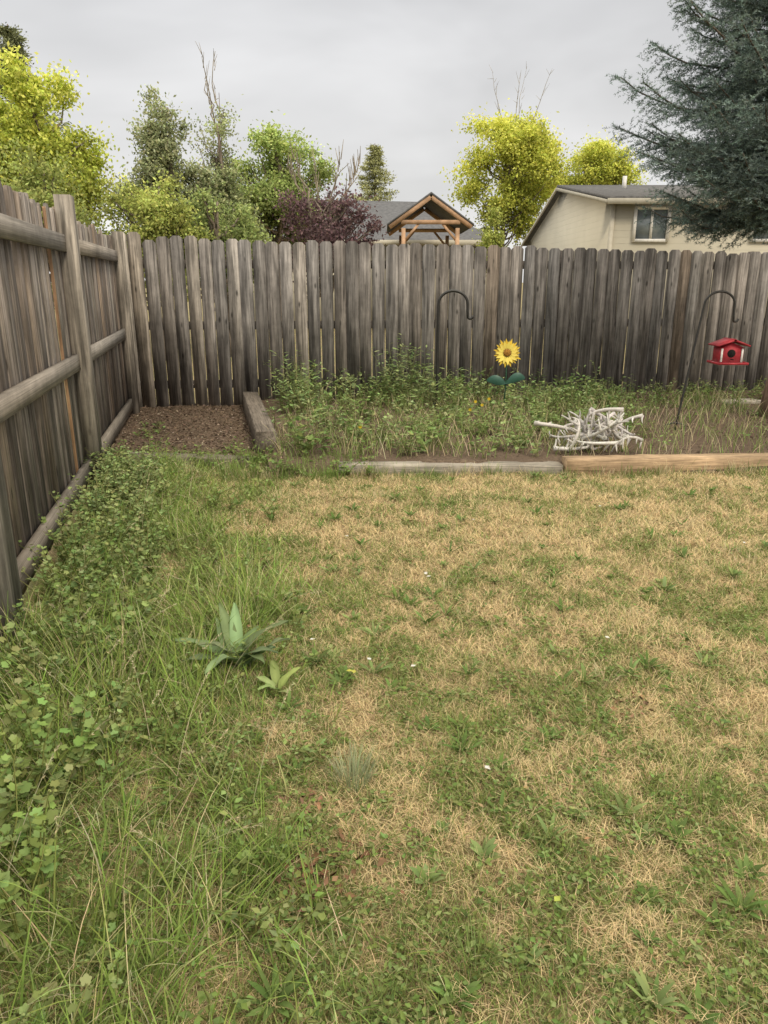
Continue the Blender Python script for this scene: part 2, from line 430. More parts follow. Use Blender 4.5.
# ---------------------------------------------------------------- tall grass strip
acc=Acc()
def tall(n,lmin,lmax,w,col,cs,thr=.42,t1=(0.6,1.8),amp=1.0):
    y=.45+5.3*R.random(n)**1.35; x=leftX(y)+.06+2.3*R.random(n)
    st=strip(x,y); dens=fbm(x,y,2.9,91)
    k=(R.random(n)<st**1.2)&(dens+.25*R.random(n)>thr+.1); x=x[k];y=y[k];st=st[k];n=len(x)
    L=(lmin+(lmax-lmin)*R.random(n)**1.8)*(.35+.65*st)*(.25+1.2*fbm(x,y,2.4,95))*np.clip(1.25-.13*y,.62,1.15)
    P=np.stack([x,y,hg(x,y)],1)
    ang=fbm(x,y,2.2,99)*14+R.normal(size=n)*1.2
    a1=t1[0]+(t1[1]-t1[0])*R.random(n)
    blades(acc,P,ang,L,w*(.6+.7*R.random(n)),.05+.6*R.random(n),a1,jit(col,n,cs,.1),nseg=4)
tall(50000,.06,.20,.0036,(.20,.275,.075),.35)
tall(22000,.16,.42,.0050,(.24,.335,.085),.3,thr=.43)
tall(9000,.12,.34,.0044,(.36,.41,.17),.3)
tall(12000,.08,.34,.0028,(.64,.55,.35),.3,thr=.38)
tall(12000,.05,.13,.0040,(.13,.19,.055),.35)
n=60; y=1.35+3.9*R.random(n)**1.3; x=leftX(y)+.12+.95*R.random(n); an=R.normal(size=n)*1.4-.1; LL=.26+.26*R.random(n); t0=.1+.5*R.random(n); t1_=.9+.9*R.random(n)
P=np.stack([x,y,hg(x,y)],1); cst=jit((.54,.52,.33),n,.2)
blades(acc,P,an,LL,.0028,t0,t1_,cst,nseg=8)
for i in range(n):
    cur=P[i].copy(); pp=[]
    for j in range(16):
        a_=t0[i]+(t1_[i]-t0[i])*(j+.5)/16; cur=cur+np.array([math.cos(an[i])*math.sin(a_),math.sin(an[i])*math.sin(a_),math.cos(a_)])*LL[i]/16; pp.append(cur.copy())
    pp=np.array(pp); m=26; u=R.uniform(11,15,m); Q=np.stack([np.interp(u,np.arange(16),pp[:,c]) for c in range(3)],1)
    ax=norm(pp[-1]-pp[-3]); Dd=ax+R.normal(size=(m,3))*.45
    leaves(acc,Q,Dd,R.normal(size=(m,3)),.012,.0035,jit((.52,.48,.30),m,.25))
def tuft(x,y,n,L,w,col,t1=.8,r=.05):
    a=R.random(n)*6.283; rr=r*np.sqrt(R.random(n)); 
    P=np.stack([x+rr*np.cos(a),y+rr*np.sin(a),np.full(n,float(hg(x,y)))],1)
    blades(acc,P,a+R.normal(size=n)*.4,L*(.5+.6*R.random(n)),w,.05+.2*R.random(n),t1*(.4+R.random(n)),jit(col,n,.3),nseg=4)
tuft(-.09,1.86,190,.13,.0024,(.36,.40,.24))
tuft(-.30,1.5,160,.17,.003,(.2,.28,.08)); tuft(.2,1.25,90,.10,.0025,(.22,.29,.1),r=.04)
tuft(.62,1.75,90,.08,.0025,(.22,.28,.1),r=.05)
for k in range(190):
    yy=.75+4.6*R.random(); xx=edgeX(yy)-.3+ (R.random()**1.3)*(3.2+.5*yy)*.85
    tuft(xx,yy,40,.04+.06*R.random(),.0026,(.21,.285,.09) if R.random()<.7 else (.6,.51,.33),r=.03+.05*R.random(),t1=1.2)
for k in range(130):
    xx=-2.1+5.6*R.random(); tuft(xx,edge(xx)-.13-.1*R.random(),int(10+20*R.random()),.05+.10*R.random(),.004,(.2,.275,.09) if R.random()<.5 else (.58,.5,.33),r=.04+.05*R.random())
for k in range(60):
    xx=-2.15+1.9*R.random(); tuft(xx,5.35+.55*R.random(),int(12+26*R.random()),.07+.14*R.random(),.005,(.21,.29,.085),r=.05+.05*R.random())
acc.out('tall_grass',M_grass)

# ---------------------------------------------------------------- weeds
def weedplant(acc,x,y,z,h,nst,kind,col,ls,spread=.5,dens=40):
    for s in range(nst):
        a=R.random()*6.283; le=spread*(.3+R.random()); hh=h*(.6+.5*R.random())
        t=np.linspace(0,1,6)
        pts=np.stack([x+np.cos(a)*le*hh*t**1.4,y+np.sin(a)*le*hh*t**1.4,z+hh*t-.12*hh*t*t],1)
        pts[:,:2]+=np.cumsum(R.normal(size=(6,2))*.008,axis=0)
        tube(acc,pts,np.linspace(.0035,.0012,6),3,np.array(col)*np.array([1.1,.9,.9]),cap=False)
        nl=max(5,int(hh*dens)); q=.12+.88*R.random(nl)
        P=np.stack([np.interp(q,t,pts[:,i]) for i in range(3)],1)
        b=R.random(nl)*6.283
        D=np.stack([np.cos(b),np.sin(b),.15+.5*R.random(nl)-.3*(R.random(nl)<.3)],1)
        pet=ls*(.5+.6*R.random((nl,1))); P=P+norm(D)*pet*.6
        Nn=np.stack([R.normal(size=nl)*.35,R.normal(size=nl)*.35,np.ones(nl)],1)
        C=jit(col,nl,.3,.12); S=ls*(.6+.7*R.random(nl))*(1.15-.4*q)
        if kind=='lobed': lobed(acc,P,D,Nn,S,C)
        elif kind=='long': leaves(acc,P,D,Nn,S*1.9,S*.5,C)
        else: leaves(acc,P,D,Nn,S*1.2,S*.75,C)
acc=Acc()
for k in range(150):
    yy=.75+4.7*R.random()**.85; xx=leftX(yy)+.08+.5*R.random()**1.2
    g=(.29,.355,.145) if R.random()<.6 else (.215,.295,.105)
    weedplant(acc,xx,yy,float(hg(xx,yy)),.15+.2*R.random(),4,'lobed',g,.018+.009*R.random(),.6,65)
for k in range(22):
    yy=3.7+1.7*R.random(); xx=leftX(yy)+.1+.4*R.random()
    weedplant(acc,xx,yy,0,.34,4,'lobed',(.31,.385,.17),.022,.5,70)
for (xx,yy) in [(-1.0,1.75),(-.95,1.55),(-1.05,1.95),(-.85,1.45),(-1.1,2.1),(-.8,1.3),(-.9,1.85)]:
    weedplant(acc,xx,yy,0,.36,4,'lobed',(.27,.36,.12),.026,.4,45)
for k in range(150):
    yy=.8+4.6*R.random(); xx=leftX(yy)+.25+1.0*R.random()
    weedplant(acc,xx,yy,float(hg(xx,yy)),.07+.13*R.random(),3,['oval','lobed'][k%2],[(.2,.27,.09),(.27,.345,.13)][R.integers(2)],.014+.008*R.random(),.9,80)
for k in range(45):
    yy=.8+4.4*R.random(); xx=edgeX(yy)+R.random()*(1.5+.7*yy)
    weedplant(acc,xx,yy,float(hg(xx,yy)),.03+.05*R.random(),3,'oval',(.19,.26,.085),.013+.008*R.random(),1.2,110)
acc.out('fence_line_weeds',M_leaf)

acc=Acc()
for k in range(14):
    strapleaf(acc,(-.55+R.normal()*.015,2.52+R.normal()*.015,.02),k*2.4+R.normal()*.4,.19+.13*R.random(),.045+.024*R.random(),.2+.6*R.random(),1.3+1.0*R.random(),jit((.21,.28,.14),1,.25)[0])
for k in range(5):
    strapleaf(acc,(-.38+R.normal()*.01,2.36+R.normal()*.01,.01),k*1.3+R.normal()*.3,.08+.07*R.random(),.035,.4+.4*R.random(),1.4+.5*R.random(),jit((.28,.35,.13),1,.2)[0])
acc.out('dock_plant',M_leaf,smooth=True)

acc=Acc()
pal=[(.20,.275,.095),(.26,.35,.13),(.31,.38,.17),(.17,.24,.085)]
for k in range(540):
    xx=-1.0+3.4*R.random(); yy=5.78+(2.85)*R.random()
    if xx<tieX(yy)+.12: continue
    if 1.25<xx<2.25 and yy<6.4: continue
    dn=fbm(xx,yy,2.1,121)
    if dn<.44 and R.random()<.8: continue
    hgt=(.10+.24*R.random())*(.5+dn)
    if yy>7.4: hgt+=.14*R.random()+.04
    if xx<-.3: hgt*=1.2
    weedplant(acc,xx,yy,float(bedz(xx,yy)),hgt,3,['oval','long','lobed'][R.integers(3)],pal[R.integers(4)],.026+.022*R.random(),.6,34)
for k in range(80):
    xx=2.2+3.8*R.random(); yy=6.0+2.9*R.random(); 
    weedplant(acc,xx,yy,float(bedz(xx,yy)),.08+.12*R.random(),2,'oval',(.21,.28,.1),.03,.7,36)
for k in range(120):
    xx=1.6+3.4*R.random(); yy=backY(xx)-.15-1.2*R.random()
    weedplant(acc,xx,yy,float(bedz(xx,yy)),.12+.18*R.random(),3,'oval',pal[R.integers(4)],.033,.6,36)
tl=[(.05,8.3,.66),(.15,8.4,.85),(.3,8.35,.74),(.42,8.45,.78),(.22,8.1,.64),(-.05,8.2,.5),(.6,8.3,.5),(.5,7.9,.45),(.35,7.8,.55),(-.85,8.1,.5),(-.95,8.2,.66),(-1.05,7.7,.45),(-.75,7.8,.42),(-1.1,8.0,.55),(-1.02,6.9,.35),(2.1,8.4,.42),(2.4,8.5,.4),(.85,8.3,.45),(-.4,8.3,.42),(1.0,8.4,.4)]
for (xx,yy,h) in tl:
    weedplant(acc,xx,yy,float(bedz(xx,yy)),h,5,'long',(.25,.32,.14),.042,.3,34)
for k in range(30):
    xx=-2.2+1.3*R.random(); yy=5.6+.45*R.random()
    weedplant(acc,xx,yy,.02,.10+.12*R.random(),3,'oval',(.21,.29,.095),.03,.8,40)
for k in range(30):
    xx=-1.0+.95*R.random(); yy=5.4+.4*R.random()
    weedplant(acc,xx,yy,.02,.06+.12*R.random(),3,['oval','lobed'][k%2],(.21,.29,.1),.026,.8,45)
for k in range(9):
    yy=6.2+1.2*R.random(); xx=leftX(yy)+.2+.3*R.random(); weedplant(acc,xx,yy,.06,.07,2,'oval',(.19,.26,.09),.03,.9,40)
for (xx,yy,z) in [(.86,7.0,.34),(.93,7.05,.30),(.80,6.9,.28),(1.0,7.1,.35),(-.2,6.2,.25)]:
    m=9;a=np.linspace(0,6.283,m,endpoint=False); D=np.stack([np.cos(a),-.2+0*a,np.sin(a)],1)
    leaves(acc,np.tile([xx,yy,z],(m,1)),D,np.tile([0,-1.,0],(m,1)),.018,.010,jit((.75,.58,.06),m,.1))
acc.out('garden_weeds',M_leaf)

acc=Acc()
n=11000; xx=-1.+4.9*R.random(n); yy=5.74+2.9*R.random(n); dn=fbm(xx,yy,2.1,121); k=(xx>tieX(yy)+.1)&(R.random(n)<np.where((xx>2.2)&(yy<7.6),.35,np.clip((dn-.34)*4,.15,1))); xx=xx[k];yy=yy[k];n=len(xx)
P=np.stack([xx,yy,bedz(xx,yy)],1)
isg=R.random(n)<.6
blades(acc,P,R.random(n)*6.283,.08+.22*R.random(n)**1.5,.0055,.05+.4*R.random(n),.5+1.0*R.random(n),np.where(isg[:,None],jit((.23,.31,.1),n,.35),jit((.6,.51,.33),n,.3)),nseg=3)
acc.out('garden_grass',M_grass)

acc=Acc()
n=6500; yy=5.95+2.7*R.random(n); xx=leftX(yy)+(tieX(yy)-leftX(yy))*R.random(n); 
z=.055+(fbm(xx,yy,3,41)-.5)*.05
n2=5000; xb=-1+6.5*R.random(n2); yb=5.8+3*R.random(n2); kk=(xb>tieX(yb)+.05)&(yb<backY(xb)); xb=xb[kk];yb=yb[kk]
P=np.stack([np.r_[xx,xb],np.r_[yy,yb],np.r_[z,bedz(xb,yb)]+.006],1); n=len(P)
a=R.random(n)*6.283; D=np.stack([np.cos(a),np.sin(a),R.normal(size=n)*.3],1); Nn=np.stack([R.normal(size=n)*.5,R.normal(size=n)*.5,np.ones(n)],1)
cols=jit((.15,.11,.08),n,.5,.08); pk=R.random(n)<.06; cols[pk]=jit((.38,.31,.24),pk.sum(),.3)
leaves(acc,P,D,Nn,.010+.030*R.random(n),.008+.012*R.random(n),cols)
acc.out('mulch',M_dead)

acc=Acc()
def litter(cx,cy,r,n,col,L):
    x=cx+R.normal(size=n)*r; y=cy+R.normal(size=n)*r
    P=np.stack([x,y,hg(x,y)+.012+.03*R.random(n)],1); a=R.random(n)*6.283
    D=np.stack([np.cos(a),np.sin(a),R.normal(size=n)*.35],1);Nn=np.stack([R.normal(size=n)*.6,R.normal(size=n)*.6,np.ones(n)],1)
    leaves(acc,P,D,Nn,L*(.6+.8*R.random(n)),L*.6,jit(col,n,.45,.08),fold=.4)
litter(-.16,1.50,.06,110,(.20,.12,.07),.026)
litter(-.22,1.78,.04,30,(.24,.15,.09),.022)
litter(.86,2.28,.04,30,(.24,.15,.09),.024)
litter(-.62,2.9,.05,18,(.28,.18,.10),.024)
n=420; y=.8+4.7*R.random(n); x=leftX(y)+.4+R.random(n)*(2+.95*y)
P=np.stack([x,y,hg(x,y)+.012+.015*R.random(n)],1);a=R.random(n)*6.283;D=np.stack([np.cos(a),np.sin(a),R.normal(size=n)*.3],1)
leaves(acc,P,D,np.tile([0,0,1.],(n,1)),.014+.012*R.random(n),.010,jit((.30,.20,.11),n,.4,.1))
acc.out('dead_leaves',M_dead)
acc=Acc()
pts=[(.20,3.45),(.23,3.40),(.21,3.42),(.9,2.75),(.1,2.5),(-.3,2.72),(.55,4.3),(1.4,4.6),(-.05,2.55),(.3,1.9),(-.2,4.0),(2.0,3.9)]
P=np.array([(px,py,.04) for px,py in pts]); n=len(P);a=R.random(n)*6.283
leaves(acc,P,np.stack([np.cos(a),np.sin(a),.1*np.ones(n)],1),np.tile([0,0,1.],(n,1)),.024,.017,jit((.75,.74,.70),n,.08,.01))
P2=np.array([(-.14,2.45,.05),(-.11,2.43,.05),(.4,1.4,.03)]);leaves(acc,P2,np.array([[1,0,.1],[0,1,.1],[1,1,0]],float),np.tile([0,0,1.],(3,1)),.03,.018,jit((.5,.5,.12),3,.05))
acc.out('fallen_petals',M_leaf)

# ---------------------------------------------------------------- antlers
acc=Acc()
def rotm(a,b,c):
    from mathutils import Euler
    return np.array(Euler((a,b,c)).to_matrix())
def antler(cx,cy,zb,rot,scale):
    m=14;t=np.linspace(0,1,m)
    beam=np.stack([.55*np.sin(t*1.9)*1.0-.1,.22*t**2-.1*np.sin(t*3),.42*(1-np.cos(t*2.1))*.55],1)*scale
    parts=[(beam,np.interp(t,[0,.05,1],[.026,.019,.007])*scale**.5*1.1)]
    for s,l in((.06,.16),(.22,.15),(.42,.21),(.6,.2),(.78,.13)):
        i=int(s*(m-1)); p=beam[i]; tt=np.linspace(0,1,6)
        L=l*scale*(.8+.4*R.random())
        dirn=np.array([.35-.3*s,-.25+R.normal()*.15,.9]); 
        pts=p+np.outer(tt*L,dirn)+np.outer(tt**2*L*.45,[-.5,.55,.1])
        parts.append((pts,np.linspace(.014,.003,6)*scale**.5*1.1))
    Rm=rotm(*rot); allp=[pp@Rm.T for pp,_ in parts]
    mn=min(a[:,2].min() for a in allp); ctr=np.concatenate(allp).mean(0)
    hi=max(a[:,2].max() for a in allp)-mn; sq=min(1,.25/hi)
    c=jit((.56,.535,.51),1,.2,.02)[0]
    for pp,(_,r) in zip(allp,parts):
        q=(pp-np.array([ctr[0],ctr[1],mn]))*np.array([1,1,sq])+np.array([cx,cy,zb])
        tube(acc,q,r,7,c,R.random())
for k in range(26):
    lay=k/26
    low=k%2==0
    cx=1.76+R.uniform(-.28,.28)*(1.0 if low else .6); cy=6.03+R.normal()*.10; zb=.095+(.02 if low else .06+.08*R.random())
    antler(cx,cy,zb,(R.normal()*1.2+(np.pi if R.random()<.35 else 0),R.normal()*.45,R.random()*6.283),.44+.24*R.random())
acc.out('antler_pile',woodmat('antler_bone',scl=(60,60,60),dark=.8,light=1.15,bump=.15,rough=.6,knots=False),smooth=True)

# ---------------------------------------------------------------- shepherd hooks
def hook(name,base,top,rad,curl,r=.0105,flip=1):
    acc=Acc(); base=np.array(base,float);top=np.array(top,float)
    pts=[base+(top-base)*t for t in np.linspace(0,1,8)]
    u=np.array([flip,0,0.])
    for a in np.linspace(np.pi,0,14)[1:]:
        pts.append(top+u*(rad+rad*math.cos(a))+np.array([0,0,rad*.85*math.sin(a)]))
    e=pts[-1]
    for a in np.linspace(0,1,8)[1:]:
        th=a*np.pi*1.0
        pts.append(e+np.array([flip*(curl-curl*math.cos(th)),0,-.12-curl*math.sin(th)+.12*(1-min(1,a*4))]))
    tube(acc,pts,r,8,(.02,.02,.02))
    tube(acc,[base+np.array([-.09,0,-.08]),base+np.array([-.09,0,.07]),base+np.array([0,0,.09]),base+np.array([.09,0,.07]),base+np.array([.09,0,-.08])],r*.8,6,(.02,.02,.02))
    return acc.out(name,M_metal,smooth=True)
hook('shepherd_hook',(.565,8.0,.08),(.565,8.0,1.20),.15,.03,r=.0145)
hook('shepherd_hook',(2.70,6.84,.08),(2.86,6.9,1.22),.135,.025)

e=empty('bird_feeder')
M_red=noisemat('red_paint',(.26,.022,.03),(.42,.04,.055),scale=14,rough=.55,bump=.1,spec=.3)
M_white=noisemat('white_trim',(.55,.54,.52),(.72,.71,.69),scale=20,rough=.6,bump=.1)
M_dark=noisemat('dark_opening',(.01,.01,.01),(.02,.018,.015),scale=20)
def part(name,parent,mat,fn):
    a=Acc(); fn(a); return a.out(name,mat,parent=parent)
fx,fy,fz=3.13,6.9,.78
def body(a):
    w,dp,h=.105,.075,.13; x,y,z=fx,fy,fz-.06
    V=[(x-w,y-dp,z),(x+w,y-dp,z),(x+w,y-dp,z+h),(x,y-dp,z+h+.045),(x-w,y-dp,z+h)]
    V+=[(p[0],p[1]+2*dp,p[2]) for p in V]
    a.add(V,[[[i,(i+1)%5,5+(i+1)%5,5+i] for i in range(5)],[[4,3,2,1,0],[5,6,7,8,9]]],(1,0,0))
part('body',e,M_red,body)
def roof(a):
    for sx in(-1,1):
        c=(fx+sx*.066,fy,fz+.115); boxv(a,c,(.076,0,-.028*sx*1.0),(0,.115,0),(.002*sx,0,.006),(1,0,0))
part('roof',e,M_red,roof)
part('tray',e,M_white,lambda a:(boxv(a,(fx,fy-.01,fz-.072),(.13,0,0),(0,.12,0),(0,0,.007),(1,1,1)),))
part('tray_rim',e,M_red,lambda a:[boxv(a,(fx,fy-.01+s*.123,fz-.066),(.136,0,0),(0,.005,0),(0,0,.010),(1,1,1)) for s in(-1,1)]+[boxv(a,(fx+s*.134,fy-.01,fz-.066),(.005,0,0),(0,.117,0),(0,0,.009),(1,1,1)) for s in(-1,1)])
part('opening',e,M_dark,lambda a:tube(a,[(fx-.005,fy-.0745,fz+.02),(fx-.005,fy-.079,fz+.02)],.036,20,(0,0,0)))
def trim(a):
    for s in(-1,1): boxv(a,(fx+s*.092,fy-.078,fz+.005),(.008,0,0),(0,.004,0),(0,0,.058),(1,1,1))
part('trim',e,M_white,trim)
part('perch',e,M_dark,lambda a:tube(a,[(fx-.005,fy-.08,fz-.03),(fx-.005,fy-.13,fz-.03)],.005,8,(0,0,0)))
part('wire',e,M_metal,lambda a:tube(a,[(fx,fy,fz+.14),(fx+.004,fy,fz+.2),(fx+.01,fy,fz+.32)],.003,6,(0,0,0)))

# ---------------------------------------------------------------- sunflower stake
e=empty('metal_sunflower'); sx,sy,sz=1.216,7.5,.745
M_pet=leafmat('yellow_enamel',.0,.4); M_lf=leafmat('teal_enamel',.0,.4)
def petals(a):
    for ring,(nn,L,off,c) in enumerate([(15,.108,.0,(.72,.50,.05)),(15,.085,.2,(.85,.68,.14))]):
        aa=np.linspace(0,6.283,nn,endpoint=False)+off
        D=np.stack([np.cos(aa),-.12+0*aa-.1*ring,np.sin(aa)],1); 
        P=np.array([sx,sy-.004*ring,sz])+norm(D)*.036
        leaves(a,P,D,np.tile([0,-1.,0],(nn,1)),L*(.9+.2*R.random(nn)),.042,jit(c,nn,.12,.02),fold=.15)
part('petals',e,M_pet,petals)
def disc(a):
    V=[(sx,sy-.028,sz)];k=20
    for r,yy in((.020,-.025),(.036,-.016),(.039,0.004)):
        for j in range(k): V.append((sx+r*math.cos(j*2*math.pi/k),sy+yy,sz+r*math.sin(j*2*math.pi/k)))
    tri=[[0,1+(j+1)%k,1+j] for j in range(k)]
    q=[[1+i*k+j,1+i*k+(j+1)%k,1+(i+1)*k+(j+1)%k,1+(i+1)*k+j] for i in range(2) for j in range(k)]
    a.add(V,[tri,q],(.3,.1,.02))
part('disc',e,noisemat('flower_disc',(.16,.06,.015),(.55,.28,.05),scale=90,bump=.8,rough=.6),disc)
part('stem',e,noisemat('green_enamel',(.02,.06,.035),(.03,.09,.05),scale=30,rough=.5),lambda a:tube(a,[(sx,sy+.01,sz),(sx+.004,sy+.01,.5),(sx-.01,sy,.05)],.007,8,(0,0,0)))
def lv(a):
    for sg,az_ in((-1,.18),(1,.32)):
        t=np.linspace(0,1,9); cx_=sx+sg*.19*t; cz_=.45+az_*.19*np.sin(t*2.2); w=.048*np.sin(np.pi*(t*.92+.04))**.8
        V=[];
        for i in range(9): V+=[(cx_[i],sy-.01,cz_[i]-w[i]),(cx_[i],sy-.035*math.sin(t[i]*3.1),cz_[i]),(cx_[i],sy-.01,cz_[i]+w[i])]
        q=[[3*i+j,3*i+3+j,3*i+4+j,3*i+1+j] for i in range(8) for j in range(2)]
        a.add(V,[q],(.035,.10,.075))
part('leaves',e,M_lf,lv)

acc=Acc(); boxv(acc,(4.0,8.35,.13),(.22,.03,0),(-.02,.1,0),(0,0,.02),(.5,.45,.38),.3)
acc.out('paving_stone',M_timber)

# ---------------------------------------------------------------- foreground spruce
sp=empty('blue_spruce_tree')
acc=Acc(); TX,TY=3.97,7.5
tz=np.linspace(-.05,8.2,16); tube(acc,np.stack([TX+.02*np.sin(tz),TY+0*tz,tz],1),np.interp(tz,[-.05,.15,8.2],[.19,.145,.02]),14,(.26,.18,.135),.4)
nee_seg=[]; seg_t=[]
def spbranch(z,az,L,up,dens=1.0):
    m=10;t=np.linspace(0,1,m)
    dr=np.array([math.cos(az),math.sin(az)])
    r=.1+L*t
    cv=.30+.25*R.random()
    zz=z+up*L*t-cv*L*t**1.6+(cv*.8)*L*t**3.2
    pts=np.stack([TX+dr[0]*r,TY+dr[1]*r,zz],1); pts+=np.cumsum(R.normal(size=(m,3))*np.array([.018,.018,.012]),axis=0)
    tube(acc,pts,np.linspace(.016,.004,m)*(.6+.4*L),5,(.14,.115,.095),R.random(),cap=False)
    bt=.75+.5*R.random()
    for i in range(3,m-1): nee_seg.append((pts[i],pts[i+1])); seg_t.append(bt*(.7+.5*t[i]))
    side=np.array([-dr[1],dr[0],0]); fw=np.array([dr[0],dr[1],0])
    nt=int(18*L*dens)+3
    for s in np.linspace(.16,1,nt):
        p=np.array([np.interp(s,t,pts[:,k]) for k in range(3)])
        for sg in(-1,1):
            if R.random()<.06: continue
            tl=(.11+.36*(1-s)*min(1,s*3.5))*(.5+.8*R.random())*min(1.1,.55+.35*L)
            dd=side*sg*(.5+.6*R.random())+fw*(.5+.6*R.random())+np.array([0,0,-.18+R.normal()*.36]); dd/=np.linalg.norm(dd)
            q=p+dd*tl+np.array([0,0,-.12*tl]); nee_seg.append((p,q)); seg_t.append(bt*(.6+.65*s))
            k=max(2,int(tl*20*dens))
            for v in range(k):
                u=(v+.5)/k; b=p+(q-p)*u; sg2=1 if v%2 else -1
                ds=dd*.8+np.cross(dd,[0,0,1.])*sg2*.7+np.array([0,0,R.normal()*.42-.05]); ds/=np.linalg.norm(ds)
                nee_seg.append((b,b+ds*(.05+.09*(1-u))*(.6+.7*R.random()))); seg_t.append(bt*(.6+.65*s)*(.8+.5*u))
    nee_seg.append((pts[-2],pts[-1]+np.array([dr[0],dr[1],.3])*.06)); seg_t.append(bt*1.3)
for z in np.arange(2.03,4.8,.18):
    for k in range(7):
        az=R.random()*6.283 if k>3 else math.pi*(1.08+.33*R.normal())
        Lmax=np.interp(z,[1.9,2.3,2.9,3.4,3.8,4.6],[1.4,1.55,1.6,1.3,1.3,1.1])
        spbranch(z+R.normal()*.035,az,Lmax*(.62+.43*R.random()),.24+R.normal()*.11)
for (z,az,L) in [(2.50,3.2,1.82),(2.85,3.4,1.68),(3.25,3.1,1.47),(3.95,3.25,1.42),(2.2,3.5,1.55),(2.05,3.2,1.4),(2.1,4.4,1.35),(2.25,4.0,1.5),(2.05,3.7,1.5),(3.6,3.5,1.25),(2.0,4.1,1.35),(2.3,3.3,1.65),(2.6,3.8,1.6),(1.95,3.4,1.25),(1.95,3.9,1.3),(1.98,3.1,1.2),(2.4,3.6,1.6),(2.15,3.9,1.5)]:
    spbranch(z,az,L,.20,1.2)
for z in np.arange(4.8,8.0,.26):
    for k in range(4):
        spbranch(z,R.random()*6.283,np.interp(z,[4.6,8.1],[1.2,.15])*(.7+.35*R.random()),.3,.6)
acc.out('trunk_and_branches',M_bark,parent=sp)
S0=np.array([a for a,b in nee_seg]);S1=np.array([b for a,b in nee_seg]);ln=np.linalg.norm(S1-S0,axis=1); st_=np.array(seg_t)
cnt=np.maximum(5,(ln*190).astype(int)); idx=np.repeat(np.arange(len(ln)),cnt); n=len(idx)
u=R.random(n); base=S0[idx]+(S1-S0)[idx]*u[:,None]; ax=norm(S1-S0)[idx]
rv=norm(R.normal(size=(n,3))); rv=norm(rv-ax*np.sum(rv*ax,1,keepdims=True)); rv[:,2]=np.where(rv[:,2]<-.3,rv[:,2]*.4,rv[:,2])
Dn=norm(rv+ax*.6); ndl=.020+.012*R.random(n); wv=norm(np.cross(Dn,R.normal(size=(n,3))))*.0026
V=np.stack([base-wv,base+wv,base+Dn*ndl[:,None]],1).reshape(-1,3)
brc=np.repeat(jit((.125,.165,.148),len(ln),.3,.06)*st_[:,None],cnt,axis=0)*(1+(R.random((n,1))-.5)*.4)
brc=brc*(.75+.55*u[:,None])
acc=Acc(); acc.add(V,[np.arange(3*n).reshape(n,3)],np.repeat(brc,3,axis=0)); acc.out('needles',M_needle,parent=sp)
print('needles',n)

